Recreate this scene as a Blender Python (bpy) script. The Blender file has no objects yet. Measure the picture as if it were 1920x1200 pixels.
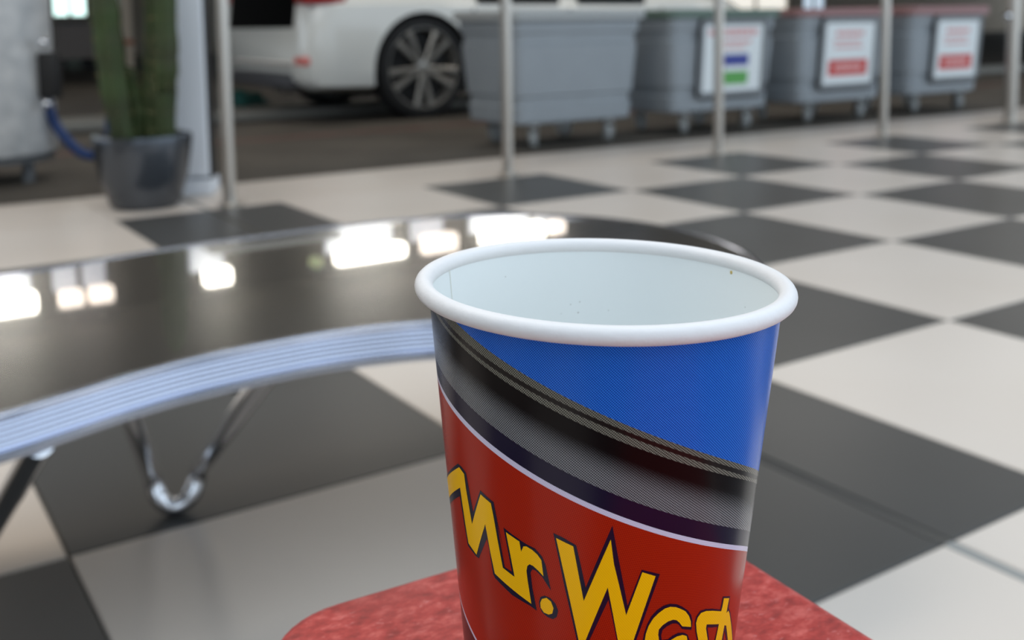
import bpy, bmesh, math, random
from mathutils import Vector, Matrix, geometry
random.seed(4)
pi = math.pi
scene = bpy.context.scene
col = scene.collection

# ---------------------------------------------------------------- camera, world, lamps, exposure
CAM_H = 0.65781
pitch, roll = 0.1047852, -0.0140557
fw = Vector((0, math.cos(pitch), -math.sin(pitch)))
up0 = Vector((0, math.sin(pitch), math.cos(pitch)))
r0 = Vector((1, 0, 0))
rr = r0 * math.cos(roll) + up0 * math.sin(roll)
uu = up0 * math.cos(roll) - r0 * math.sin(roll)
cd = bpy.data.cameras.new('camera')
cam = bpy.data.objects.new('camera', cd)
col.objects.link(cam)
M = Matrix((rr, uu, -fw)).transposed().to_4x4()
M.translation = Vector((0, 0, CAM_H))
cam.matrix_world = M
cd.sensor_width = 36.0
cd.lens = 36.0 * 1988.10 / 1920
cd.shift_y = -0.181782                               # the photograph is the lower part of a taller frame
cd.clip_start = 0.01
cd.dof.use_dof = True
cd.dof.focus_distance = 0.236
cd.dof.aperture_fstop = cd.lens / 2.3
scene.camera = cam

w = bpy.data.worlds.new('overcast_sky')
scene.world = w
w.use_nodes = True
nt = w.node_tree
bg = nt.nodes['Background']
bg.inputs[0].default_value = (0.76, 0.88, 1.0, 1)
bg.inputs[1].default_value = 1.6

def area(name, loc, sx, sy, power, colr, rz=0.0):
    ld = bpy.data.lights.new(name, 'AREA')
    ld.shape = 'RECTANGLE'
    ld.size, ld.size_y = sx, sy
    ld.energy = power
    ld.color = colr
    o = bpy.data.objects.new(name, ld)
    col.objects.link(o)
    o.location = loc
    o.rotation_euler = (0, 0, rz)
    return o
# unseen area fills added to brighten the wash hall
for k_, (x_, y_) in enumerate(((-4.2, 5.2), (-1.0, 6.6), (2.2, 8.4), (5.4, 10.6))):
    area('hall_fill', (x_, y_, 3.25), 2.4, 0.8, 30, (1.0, 0.93, 0.84), 0.575)
area('hall_fill', (-1.6, 1.7, 3.25), 2.4, 0.8, 52, (1.0, 0.93, 0.84), 0.575)  # added fill that brightens the near floor
scene.view_settings.view_transform = 'Standard'
scene.view_settings.look = 'None'
scene.view_settings.gamma = 1.0
scene.view_settings.exposure = 0.0
scene.view_settings.use_curve_mapping = False

# ---------------------------------------------------------------- frame of the tiled floor
TH = -0.9922685
AV = Vector((math.cos(TH), math.sin(TH), 0))       # towards the camera
BV = Vector((-math.sin(TH), math.cos(TH), 0))      # along the row of bins
BETA = math.atan2(BV.y, BV.x)
ORG = Vector((0.79039, 3.58407, 0))

def P(u, v, z=0.0):
    return ORG + BV * u - AV * v + Vector((0, 0, z))

# ---------------------------------------------------------------- materials
def lin(c):
    out = []
    for x in c:
        x = x / 255
        out.append(x / 12.92 if x <= 0.04045 else ((x + 0.055) / 1.055) ** 2.4)
    return tuple(out) + (1,)

def mat(name, rgb, rough=0.5, metal=0.0, noise=0.0, nscale=20.0, bump=0.0, bscale=80.0, coat=0.0, spec=0.5, rgb2=None, emit=None, estr=0.0, coat_rough=0.03):
    m = bpy.data.materials.new(name)
    m.use_nodes = True
    n = m.node_tree.nodes
    l = m.node_tree.links
    b = n['Principled BSDF']
    c = lin(rgb)
    b.inputs['Base Color'].default_value = c
    b.inputs['Roughness'].default_value = rough
    b.inputs['Metallic'].default_value = metal
    b.inputs['Specular IOR Level'].default_value = spec
    b.inputs['Coat Weight'].default_value = coat
    b.inputs['Coat Roughness'].default_value = coat_rough
    tc = None
    if noise or rgb2 or bump:
        tc = n.new('ShaderNodeTexCoord')
    if noise or rgb2:
        t = n.new('ShaderNodeTexNoise')
        t.inputs['Scale'].default_value = nscale
        t.inputs['Detail'].default_value = 5
        l.new(tc.outputs['Object'], t.inputs['Vector'])
        mr = n.new('ShaderNodeMapRange')
        mr.inputs['From Min'].default_value = 0.32
        mr.inputs['From Max'].default_value = 0.68
        l.new(t.outputs['Fac'], mr.inputs['Value'])
        mx = n.new('ShaderNodeMix')
        mx.data_type = 'RGBA'
        c2 = lin(rgb2) if rgb2 else tuple(x * (1 - noise) for x in c[:3]) + (1,)
        mx.inputs[6].default_value = c
        mx.inputs[7].default_value = c2
        l.new(mr.outputs['Result'], mx.inputs[0])
        l.new(mx.outputs[2], b.inputs['Base Color'])
    if bump:
        t2 = n.new('ShaderNodeTexNoise')
        t2.inputs['Scale'].default_value = bscale
        t2.inputs['Detail'].default_value = 4
        l.new(tc.outputs['Object'], t2.inputs['Vector'])
        bp = n.new('ShaderNodeBump')
        bp.inputs['Strength'].default_value = bump
        bp.inputs['Distance'].default_value = 0.01
        l.new(t2.outputs['Fac'], bp.inputs['Height'])
        l.new(bp.outputs['Normal'], b.inputs['Normal'])
    if emit:
        b.inputs['Emission Color'].default_value = emit
        b.inputs['Emission Strength'].default_value = estr
    return m

# ---------------------------------------------------------------- mesh helpers
def link(name, me, m, parent=None, loc=None, rot=None):
    o = bpy.data.objects.new(name, me)
    col.objects.link(o)
    for mm in (m if isinstance(m, (list, tuple)) else [m]):
        if mm is not None:
            me.materials.append(mm)
    if parent is not None:
        o.parent = parent
    if loc is not None:
        o.location = loc
    if rot is not None:
        o.rotation_euler = rot
    return o

def smooth(me, ang=35):
    me.shade_smooth()
    bm = bmesh.new()
    bm.from_mesh(me)
    for e in bm.edges:
        if len(e.link_faces) == 2 and e.calc_face_angle(0) > math.radians(ang):
            e.smooth = False
    bm.to_mesh(me)
    bm.free()

def fin(name, bm, m, parent=None, loc=None, rot=None, ang=35, sm=True):
    bmesh.ops.recalc_face_normals(bm, faces=bm.faces[:])
    me = bpy.data.meshes.new(name)
    bm.to_mesh(me)
    bm.free()
    if sm:
        smooth(me, ang)
    return link(name, me, m, parent, loc, rot)

def add_box(bm, x0, x1, y0, y1, z0, z1, bev=0.0, seg=1):
    r = bmesh.ops.create_cube(bm, size=1.0)
    vs = r['verts']
    for v in vs:
        v.co = Vector(((x0 + x1) / 2 + v.co.x * (x1 - x0), (y0 + y1) / 2 + v.co.y * (y1 - y0), (z0 + z1) / 2 + v.co.z * (z1 - z0)))
    if bev > 0:
        es = list({e for v in vs for e in v.link_edges})
        bmesh.ops.bevel(bm, geom=es, offset=bev, segments=seg, affect='EDGES', profile=0.5)

def box(name, x0, x1, y0, y1, z0, z1, m, parent=None, bev=0.0, seg=1, loc=None, rot=None):
    bm = bmesh.new()
    add_box(bm, x0, x1, y0, y1, z0, z1, bev, seg)
    return fin(name, bm, m, parent, loc, rot)

def add_lathe(bm, prof, seg=32, T=None):
    T = T or Matrix()
    rings = []
    for r, z in prof:
        if r < 1e-6:
            rings.append([bm.verts.new(T @ Vector((0, 0, z)))])
        else:
            rings.append([bm.verts.new(T @ Vector((r * math.cos(2 * pi * k / seg), r * math.sin(2 * pi * k / seg), z))) for k in range(seg)])
    for a, b in zip(rings, rings[1:]):
        for k in range(seg):
            j = (k + 1) % seg
            if len(a) == 1 and len(b) == 1:
                continue
            if len(a) == 1:
                bm.faces.new((a[0], b[k], b[j]))
            elif len(b) == 1:
                bm.faces.new((a[k], a[j], b[0]))
            else:
                bm.faces.new((a[k], a[j], b[j], b[k]))

def lathe(name, prof, m, parent=None, seg=32, T=None, loc=None, rot=None, ang=35):
    bm = bmesh.new()
    add_lathe(bm, prof, seg, T)
    return fin(name, bm, m, parent, loc, rot, ang)

def spline(pts, n=8, closed=False):
    pts = [Vector(p) for p in pts]
    out = []
    N = len(pts)
    rng = range(N if closed else N - 1)
    for i in rng:
        if closed:
            a, b, c, d = pts[(i - 1) % N], pts[i], pts[(i + 1) % N], pts[(i + 2) % N]
        else:
            a, b, c, d = pts[max(i - 1, 0)], pts[i], pts[i + 1], pts[min(i + 2, N - 1)]
        for k in range(n):
            t = k / n
            out.append(0.5 * ((2 * b) + (c - a) * t + (2 * a - 5 * b + 4 * c - d) * t * t + (3 * b - a - 3 * c + d) * t ** 3))
    if not closed:
        out.append(pts[-1])
    return out

def add_tube(bm, pts, r, seg=12, closed=False, sect=None):
    pts = [Vector(p) for p in pts]
    N = len(pts)
    rings = []
    nrm = None
    for i, p in enumerate(pts):
        if closed:
            t = (pts[(i + 1) % N] - pts[(i - 1) % N]).normalized()
        else:
            t = (pts[min(i + 1, N - 1)] - pts[max(i - 1, 0)]).normalized()
        if nrm is None:
            nrm = t.orthogonal().normalized()
        nrm = (nrm - t * nrm.dot(t)).normalized()
        bn = t.cross(nrm)
        rad = r[i] if isinstance(r, (list, tuple)) else r
        rings.append([bm.verts.new(p + nrm * rad * math.cos(2 * pi * k / seg) + bn * rad * math.sin(2 * pi * k / seg)) for k in range(seg)])
    M_ = N if closed else N - 1
    for i in range(M_):
        a, b = rings[i], rings[(i + 1) % N]
        for k in range(seg):
            j = (k + 1) % seg
            bm.faces.new((a[k], a[j], b[j], b[k]))
    if not closed:
        bm.faces.new(rings[0][::-1])
        bm.faces.new(rings[-1])

def tube(name, pts, r, m, parent=None, seg=12, closed=False, loc=None, rot=None):
    bm = bmesh.new()
    add_tube(bm, pts, r, seg, closed)
    return fin(name, bm, m, parent, loc, rot, 50)

def add_prism(bm, outline, z0, z1):
    a = [bm.verts.new((x, y, z0)) for x, y in outline]
    b = [bm.verts.new((x, y, z1)) for x, y in outline]
    n = len(a)
    bm.faces.new(a[::-1])
    bm.faces.new(b)
    for i in range(n):
        j = (i + 1) % n
        bm.faces.new((a[i], a[j], b[j], b[i]))

def rrect(x0, x1, y0, y1, r, n=6):
    out = []
    for cx, cy, s in ((x1 - r, y1 - r, 0), (x0 + r, y1 - r, 1), (x0 + r, y0 + r, 2), (x1 - r, y0 + r, 3)):
        for k in range(n + 1):
            t = pi / 2 * (s + k / n)
            out.append((cx + r * math.cos(t), cy + r * math.sin(t)))
    return out

def thing(name, label, cat, loc=(0, 0, 0), rz=0.0, group=None):
    o = bpy.data.objects.new(name, None)
    o.empty_display_size = 0.1
    col.objects.link(o)
    o.location = loc
    o.rotation_euler = (0, 0, rz)
    tag(o, label, cat, group)
    return o

def tag(o, label, cat, group=None):
    o['label'] = label
    o['category'] = cat
    if group:
        o['group'] = group
    return o

def struct(o):
    o['kind'] = 'structure'
    return o

def dup(root, loc, rz, label):
    r = root.copy()
    col.objects.link(r)
    r.location = loc
    r.rotation_euler = (0, 0, rz)
    r['label'] = label
    for ch in list(root.children):
        c = ch.copy()
        col.objects.link(c)
        c.parent = r
        for g in ch.children:
            d = g.copy()
            col.objects.link(d)
            d.parent = c
    return r
# ---------------------------------------------------------------- shared materials
chrome = mat('polished_chrome', (225, 227, 232), rough=0.12, metal=1.0)
steel = mat('brushed_steel', (190, 184, 176), rough=0.32, metal=1.0)
asphalt = mat('garage_floor_paint', (88, 83, 76), rough=0.75, rgb2=(68, 64, 59), nscale=2.0, bump=0.2, bscale=60, spec=0.3)
grout = mat('tile_grout', (96, 92, 86), rough=0.9)
joint_m = mat('joint_rubber', (150, 150, 147), rough=0.8)
white_tile = mat('white_floor_tile', (218, 208, 198), rough=0.32, rgb2=(211, 200, 189), nscale=1.3, bump=0.02, bscale=9)
black_tile = mat('charcoal_floor_tile', (74, 74, 73), rough=0.36, rgb2=(68, 68, 67), nscale=1.5, bump=0.02, bscale=9)
dark_plastic = mat('black_plastic', (24, 24, 25), rough=0.6)
rubber = mat('black_rubber', (22, 22, 23), rough=0.8)
cream_wall = mat('cream_wall_paint', (150, 138, 122), rough=0.8)
white_paint = mat('white_column_paint', (222, 226, 232), rough=0.55)

# ---------------------------------------------------------------- floor
bm = bmesh.new()
add_box(bm, -9.0, 12.0, -4.2, 1.775, -0.06, -0.0035)
floor = struct(fin('floor', bm, grout, None, P(0, 0), (0, 0, BETA), sm=False))
tile_meshes = {}
def tile(u0, u1, v0, v1, black):
    key = (round(u1 - u0, 4), round(v1 - v0, 4), black)
    if key not in tile_meshes:
        b_ = bmesh.new()
        W_, H_ = key[0], key[1]
        g = 0.0018
        add_box(b_, -W_ / 2 + g, W_ / 2 - g, -H_ / 2 + g, H_ / 2 - g, -0.010, 0.0)
        top = [e for e in b_.edges if all(v.co.z > -0.001 for v in e.verts)]
        bmesh.ops.bevel(b_, geom=top, offset=0.0012, segments=1, affect='EDGES')
        bmesh.ops.recalc_face_normals(b_, faces=b_.faces[:])
        me = bpy.data.meshes.new('floor_tile')
        b_.to_mesh(me)
        b_.free()
        me.materials.append(black_tile if black else white_tile)
        tile_meshes[key] = me
    o = bpy.data.objects.new('floor_tile', tile_meshes[key])
    col.objects.link(o)
    o.parent = floor
    o.location = ((u0 + u1) / 2, (v0 + v1) / 2, 0)
    return o
T = 0.6
JU = -2.455 * T                      # the grey movement joint
JW = 0.009
for i in range(-3, 5):
    v1, v0 = -i * T, -(i + 1) * T
    if i == -3:
        v1 = 1.772
    for j in range(-9, 16):
        u0, u1 = j * T, (j + 1) * T
        c_ = P((u0 + u1) / 2, (v0 + v1) / 2)
        if c_.y < -1.2 or abs(c_.x) > 0.60 * max(c_.y, 0) + 2.6:
            continue
        blk = ((i + j) % 2) == 1 and i > -3     # the row along the edge is all white
        if u0 < JU < u1:
            tile(u0, JU - JW, v0, v1, blk)
            tile(JU + JW, u1, v0, v1, blk)
        else:
            tile(u0, u1, v0, v1, blk)
joint_dark = mat('joint_rubber_dark', (80, 77, 73), rough=0.8)
for i in range(-3, 5):
    v1, v0 = min(-i * T, 1.772), -(i + 1) * T
    box('movement_joint', JU - JW + 0.001, JU + JW - 0.001, v0, v1, -0.009, -0.0008, joint_dark if (i - 3) % 2 == 1 and i > -3 else joint_m, floor)
struct(box('trim_1', -9.0, 12.0, 1.776, 1.790, -0.05, 0.0005, mat('edge_trim_metal', (120, 112, 100), rough=0.5, metal=0.6), None, loc=P(0, 0), rot=(0, 0, BETA)))
struct(box('floor_garage', -16.0, 42.0, 1.791, 27.0, -0.08, -0.004, asphalt, None, loc=P(0, 0), rot=(0, 0, BETA)))

# ---------------------------------------------------------------- building round the bays
ceil_m = mat('ceiling_panels', (118, 112, 104), rough=0.8)
struct(box('ceiling', -16.0, 42.0, -0.4, 26.0, 3.3, 3.5, ceil_m, None, loc=P(0, 0), rot=(0, 0, BETA)))
# far wall with window openings
WR0, WR1, WR2, WR3 = 23.4, 26.7, 27.4, 28.65
def far_wall():
    b_ = bmesh.new()
    v0, v1 = 24.0, 24.25
    add_box(b_, -16, 42, v0, v1, 0, 0.92)
    add_box(b_, -16, 42, v0, v1, 2.2, 3.3)
    e = [-16, 2.0, 2.85, 3.35, 3.65, WR0, WR1, WR2, WR3, 42]
    for k in range(0, len(e), 2):
        add_box(b_, e[k], e[k + 1], v0, v1, 0.92, 2.2)
    return struct(fin('wall_far', b_, cream_wall, None, P(0, 0), (0, 0, BETA), sm=False))
far_wall()
# shop front behind the camera, posts and solid parts added to shape light
block_m = mat('block_wall_paint', (158, 148, 136), rough=0.8)
alu_m = mat('window_aluminium', (92, 94, 98), rough=0.5)
bm = bmesh.new()
add_box(bm, -3.4, 9.0, -3.15, -3.0, 0.0, 0.35)
add_box(bm, -3.4, 9.0, -3.15, -3.0, 2.75, 3.5)
add_box(bm, -3.4, -1.3, -3.15, -3.0, 0.35, 2.75)  # solid part added to darken the left behind the camera
add_box(bm, 2.0, 2.7, -3.1, -3.02, 0.35, 2.75)  # solid panel added to vary the chrome reflections
for x in (-0.5, 0.55, 1.9, 3.4, 5.2, 7.0, 8.9):  # posts added to give the chrome edge something to reflect
    add_box(bm, x - 0.06, x + 0.06, -3.12, -3.0, 0.35, 2.75)
struct(fin('wall_back', bm, [alu_m], sm=False))
struct(box('block_wall_left', -3.5, -3.35, -3.15, 2.4, 0.0, 3.5, block_m))  # unseen wall added to cut the light from the left
glass = mat('window_daylight', (230, 255, 250), rough=0.4, emit=(0.72, 1.0, 0.95, 1), estr=2.0)
glass_cream = mat('window_daylight_cream', (250, 246, 232), rough=0.4, emit=(1.0, 0.95, 0.85, 1), estr=0.8)
glass_blue = mat('window_daylight_blue', (220, 236, 250), rough=0.4, emit=(0.7, 0.85, 1.0, 1), estr=0.7)
frame_m = mat('window_frame_paint', (120, 108, 96), rough=0.6)
for n_, (a_, b_) in enumerate(((2.0, 2.85), (3.35, 3.65), (WR0, WR1), (WR2, WR3)), 1):
    wn = struct(box('window_%d' % n_, a_, b_, 24.10, 24.13, 0.92, 2.2, glass if n_ < 3 else (glass_cream if n_ == 3 else glass_blue), None, loc=P(0, 0), rot=(0, 0, BETA)))
    bm = bmesh.new()
    for q_ in ((a_, a_ + .07), (b_ - .07, b_), ((a_ + b_) / 2 - .03, (a_ + b_) / 2 + .03)):
        add_box(bm, q_[0], q_[1], 24.02, 24.10, 0.92, 2.2)
    add_box(bm, a_, b_, 24.02, 24.10, 0.92, 0.96)
    add_box(bm, a_, b_, 24.02, 24.10, 2.13, 2.2)
    fin('window_frame', bm, frame_m, wn, sm=False)

# row of bright ceiling fittings above the bays, seen mirrored in the black tabletop
lamp_m = mat('lamp_diffuser', (255, 250, 238), rough=0.5, emit=(1.0, 0.93, 0.80, 1), estr=14.0)
lamp_dim = mat('lamp_diffuser_dim', (255, 240, 225), rough=0.5, emit=(1.0, 0.86, 0.74, 1), estr=4.5)
lamp_green = mat('indicator_lamp_cover', (200, 210, 150), rough=0.5, emit=(0.8, 0.9, 0.5, 1), estr=0.8)
housing = mat('lamp_housing', (150, 150, 148), rough=0.5)
def bay_lamp(u0, u1, label, m_, z0=2.86, z1=3.14, cat='lamp'):
    t_ = thing('bay_lamp', label, cat, P((u0 + u1) / 2, 9.78, 0), BETA, 'lamps over the wash bays')
    h_ = (u1 - u0) / 2
    box('diffuser', -h_, h_, -0.10, 0.10, z0, z1, m_, t_, bev=0.04, seg=3)
    box('housing', -h_ - 0.02, h_ + 0.02, -0.12, 0.12, z1, z1 + 0.05, housing, t_, bev=0.01)
    tube('hanger', [(0, 0, z1 + 0.05), (0, 0, 3.3)], 0.012, steel, t_, 8)
    return t_
bay_lamp(-1.55, -0.79, 'long bright bay lamp over the drum shaped vacuum, mirrored at the left table end', lamp_m, 2.88, 3.10)
bay_lamp(-0.56, -0.31, 'short pinkish bay lamp, left one of the close pair mirrored in the table', lamp_dim, 2.92, 3.10)
bay_lamp(-0.24, 0.01, 'short pinkish bay lamp, right one of the close pair mirrored in the table', lamp_dim, 2.92, 3.10)
bay_lamp(1.05, 1.37, 'short bright bay lamp over the white car, mirrored alone in mid table', lamp_m, 2.90, 3.10)
bay_lamp(2.40, 2.53, 'small dim greenish lamp between the bright bay lamps', lamp_green, 2.94, 3.06)
bay_lamp(2.74, 3.71, 'long bright bay lamp mirrored just left of the paper cup', lamp_m, 2.90, 3.08)
bay_lamp(3.99, 4.50, 'pinkish mid length bay lamp between the two long bright ones', lamp_dim, 2.86, 3.10)
bay_lamp(4.92, 5.93, 'long bright bay lamp mirrored right behind the cup rim', lamp_m, 2.88, 3.10)
bay_lamp(6.08, 6.30, 'small pale bay lamp at the right end of the lamp row', lamp_dim, 2.90, 3.08)

# header over the bays with pale translucent panes
bm = bmesh.new()
add_box(bm, -8, 16, 10.15, 10.30, 2.0, 3.3)
struct(fin('wall_header', bm, mat('header_paint', (70, 66, 60), rough=0.8), None, P(0, 0), (0, 0, BETA), sm=False))
pane_m = mat('translucent_header_pane', (225, 232, 245), rough=0.5, emit=(0.72, 0.82, 1.0, 1), estr=0.42)
for n_, (a_, b_) in enumerate(((-1.55, -0.79), (-0.56, -0.31), (-0.24, 0.01), (0.98, 1.40), (2.74, 3.71), (3.99, 4.50), (4.92, 5.93), (6.05, 8.2)), 5):
    struct(box('window_%d' % n_, a_, b_, 10.11, 10.15, 2.15, 3.0, pane_m, None, bev=0.01, loc=P(0, 0), rot=(0, 0, BETA)))

# ---------------------------------------------------------------- grey bins
bin_m = mat('grey_bin_plastic', (146, 153, 159), rough=0.42, noise=0.06, nscale=6)
bin_dk = mat('grey_bin_frame', (88, 92, 96), rough=0.5)
bin_fr = mat('poster_frame_grey', (128, 133, 137), rough=0.45)
gasket = mat('frame_gasket_rubber', (48, 50, 52), rough=0.7)
zinc = mat('zinc_plated_steel', (170, 172, 172), rough=0.35, metal=0.9)
wheel_g = mat('grey_caster_tread', (150, 154, 154), rough=0.6)
paper = mat('white_poster_paper', (226, 232, 234), rough=0.45)
pr_red = mat('print_red', (196, 52, 50), rough=0.5)
pr_pink = mat('print_pale_red', (214, 158, 158), rough=0.5)
pr_blue = mat('print_blue', (58, 70, 150), rough=0.5)
pr_green = mat('print_green', (92, 165, 84), rough=0.5)
pr_white = mat('print_white_lettering', (232, 190, 188), rough=0.5)
rim_red = mat('faded_red_rim', (150, 112, 112), rough=0.5)
rim_green = mat('dull_green_rim', (92, 112, 102), rough=0.5)
rim_grey = mat('grey_bin_rim', (160, 163, 163), rough=0.4)
dark_fill = mat('bin_liner_black', (20, 20, 22), rough=0.4)

BH0, BH1 = 0.125, 0.69
def bin_body():
    # tapered double-skinned tub with rounded corners, two pressed belts and a hollow inside
    b_ = bmesh.new()
    lv = [(0.125, 0.0, 0), (0.135, 0.0, 0.012), (0.215, 0.0, 0), (0.222, -0.011, 0), (0.262, -0.011, 0), (0.268, 0.0, 0), (0.52, 0, 0), (0.527, -0.011, 0), (0.575, -0.011, 0), (0.582, 0, 0), (0.66, 0, 0)]
    def ring(z, off, r):
        f = (z - BH0) / (BH1 - BH0)
        hx = 0.385 + 0.045 * f + off
        hy = 0.25 + 0.045 * f + off
        return [b_.verts.new((x, y, z)) for x, y in rrect(-hx, hx, -hy, hy, r)]
    rings = [ring(0.125, -0.012, 0.05)] + [ring(z, o_, 0.06) for z, o_, _ in lv[1:]]
    rings += [ring(0.665, -0.02, 0.05), ring(0.25, -0.02, 0.05)]
    for a, c in zip(rings, rings[1:]):
        n = len(a)
        for k in range(n):
            b_.faces.new((a[k], a[(k + 1) % n], c[(k + 1) % n], c[k]))
    b_.faces.new(rings[0][::-1])
    b_.faces.new(rings[-1])
    return b_
def bin_rim(hx, hy, z0, z1):
    b_ = bmesh.new()
    o_, i_ = rrect(-hx, hx, -hy, hy, 0.07), rrect(-hx + 0.05, hx - 0.05, -hy + 0.05, hy - 0.05, 0.04)
    prof = [(o_, z0), (o_, z1 - 0.008), ([(x * 0.988, y * 0.983) for x, y in o_], z1), (i_, z1), (i_, z0)]
    R_ = [[b_.verts.new((x, y, z)) for x, y in pl] for pl, z in prof]
    R_.append(R_[0])
    for a, c in zip(R_, R_[1:]):
        n = len(a)
        for k in range(n):
            b_.faces.new((a[k], a[(k + 1) % n], c[(k + 1) % n], c[k]))
    return b_
def caster(parent, x, y, turn):
    c = Matrix.Translation((x, y, 0)) @ Matrix.Rotation(turn, 4, 'Z')
    b_ = bmesh.new()
    add_lathe(b_, [(0, 0.125), (0.028, 0.125), (0.028, 0.112), (0.0, 0.112)], 14)
    for s in (-1, 1):
        add_box(b_, -0.022, 0.030, s * 0.023 - 0.002, s * 0.023 + 0.002, 0.038, 0.114)
    bmesh.ops.transform(b_, matrix=c, verts=b_.verts[:])
    fork = fin('caster', b_, zinc, parent)
    b_ = bmesh.new()
    add_lathe(b_, [(0.0, -0.018), (0.036, -0.018), (0.047, -0.014), (0.050, 0), (0.047, 0.014), (0.036, 0.018), (0.0, 0.018)], 20, c @ Matrix.Translation((0.018, 0, 0.050)) @ Matrix.Rotation(pi / 2, 4, 'X'))
    fin('caster_wheel', b_, wheel_g, fork)
TILT = math.atan(0.045 / (BH1 - BH0))
def poster(parent, dx, kind):
    # slim frame clipped to the sloping front, paper, and the printed blocks
    T_ = Matrix.Translation((dx, -0.292, 0.0)) @ Matrix.Translation((0, 0.0, 0.42)) @ Matrix.Rotation(TILT, 4, 'X')
    b_ = bmesh.new()
    o_, i_ = rrect(-0.265, 0.265, -0.215, 0.215, 0.035), rrect(-0.236, 0.236, -0.186, 0.186, 0.012)
    n = len(o_)
    R_ = [[b_.verts.new(T_ @ Vector((x, y_, z))) for x, z in pl] for pl, y_ in ((o_, 0.012), (o_, -0.006), (i_, -0.009), (i_, 0.006))]
    for a, c in zip(R_, R_[1:]):
        for k in range(n):
            b_.faces.new((a[k], a[(k + 1) % n], c[(k + 1) % n], c[k]))
    fr = fin('poster_frame', b_, bin_fr, parent)
    b_ = bmesh.new()
    o2, i2 = rrect(-0.274, 0.274, -0.224, 0.224, 0.042), rrect(-0.263, 0.263, -0.213, 0.213, 0.034)
    R_ = [[b_.verts.new(T_ @ Vector((x, y_, z))) for x, z in pl] for pl, y_ in ((o2, 0.010), (o2, -0.004), (i2, -0.0075), (i2, 0.004))]
    for a, c in zip(R_, R_[1:]):
        for k in range(n):
            b_.faces.new((a[k], a[(k + 1) % n], c[(k + 1) % n], c[k]))
    fin('frame_gasket', b_, gasket, fr)
    def flat(nm, x0, x1, z0, z1, m_, y_):
        bb = bmesh.new()
        add_box(bb, x0, x1, y_ - 0.0006, y_, z0, z1)
        bmesh.ops.transform(bb, matrix=T_, verts=bb.verts[:])
        return fin(nm, bb, m_, fr, sm=False)
    bb = bmesh.new()
    add_box(bb, -0.238, 0.238, -0.001, 0.002, -0.188, 0.188)
    bmesh.ops.transform(bb, matrix=T_, verts=bb.verts[:])
    fin('poster_paper', bb, paper, fr, sm=False)
    def lines(nm, rows, m_, y_=-0.0012):
        bb = bmesh.new()
        for x0, x1, z, hgt in rows:
            x = x0
            while x < x1 - 0.005:
                wd = random.uniform(0.018, 0.05)
                add_box(bb, x, min(x + wd, x1), y_ - 0.0006, y_, z, z + hgt)
                x += wd + 0.006
        bmesh.ops.transform(bb, matrix=T_, verts=bb.verts[:])
        o = fin(nm, bb, m_, fr, sm=False)
        o['kind'] = 'stuff'
        return o
    if kind == 'red':
        lines('printed_lines', [(-0.13, 0.13, 0.105, 0.03), (-0.15, 0.11, 0.065, 0.016), (-0.14, 0.13, 0.03, 0.016)], pr_pink)
        flat('printed_bar', -0.185, 0.185, -0.135, -0.04, pr_red, -0.0012)
        lines('printed_lettering', [(-0.13, 0.13, -0.10, 0.028)], pr_white, -0.002)
    else:
        lines('printed_lines', [(-0.2, 0.19, 0.125, 0.035), (-0.12, 0.14, 0.08, 0.02), (-0.12, 0.10, 0.05, 0.014)], pr_pink)
        flat('printed_blue_bar', -0.12, 0.13, -0.045, 0.02, pr_blue, -0.0012)
        flat('printed_green_bar', -0.14, 0.13, -0.15, -0.075, pr_green, -0.0012)
def make_bin(u, label, rim_m, kind, dx=0.1, zr=0.69, v=2.20):
    t_ = thing('wheeled_bin', label, 'bin', P(u, v, -0.004), BETA, 'grey wheeled bins along the tile edge')
    t_.scale = (1, 1, 1.045)
    fin('body', bin_body(), bin_m, t_, ang=25)
    fin('rim', bin_rim(0.452, 0.318, 0.645, zr), rim_m, t_, ang=30)
    for (x, y, a) in ((-0.25, -0.20, 0.9), (0.25, -0.20, 1.2), (-0.25, 0.19, 0.4), (0.25, 0.19, 2.0)):
        caster(t_, x, y, a)
    if kind:
        poster(t_, dx, kind)
    return t_
make_bin(0.745, 'grey wheeled bin without a poster, nearest the white car', rim_grey, None, zr=0.69)
make_bin(1.800, 'grey wheeled bin with blue and green barred poster and dull green rim', rim_green, 'two', 0.045, zr=0.69)
make_bin(2.845, 'grey wheeled bin with red barred poster, between two steel posts', rim_red, 'red', 0.02, zr=0.69)
make_bin(3.915, 'grey wheeled bin with red barred poster, at the far right end of the row', rim_red, 'red', 0.075, zr=0.70)

# ---------------------------------------------------------------- steel posts
def post(u, label, r=0.024, v=1.23, h=0.84):
    t_ = thing('steel_post', label, 'post', P(u, v, 0), BETA, 'steel posts along the tile edge')
    lathe('pole', [(0, 0.006), (r, 0.006), (r, h - 0.01), (r * 0.7, h), (0, h)], steel, t_, 24)
    lathe('base_flange', [(0, 0), (r * 2.0, 0), (r * 2.0, 0.006), (r * 1.15, 0.012), (r * 1.1, 0.03), (r, 0.03)], steel, t_, 24)
    return t_
post(-1.385, 'slim steel post beside the white pillar, left of the car')
post(-0.165, 'slim steel post in front of the bin without a poster')
post(1.075, 'slim steel post crossing the poster with the blue and green bars')
post(2.335, 'slim steel post between the two bins with red barred posters')
tp = post(3.56, 'thicker steel post at the right edge beyond the last bin', r=0.036)
lathe('eye_bolt', [(0, 0), (0.02, 0.004), (0.028, 0.02), (0.02, 0.036), (0, 0.04)], chrome, tp, 16, Matrix.Translation((-0.075, 0.0, 0.63)))
tube('eye_bolt_shank', [(-0.04, 0, 0.65), (0, 0, 0.65)], 0.008, chrome, tp, 8)

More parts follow.
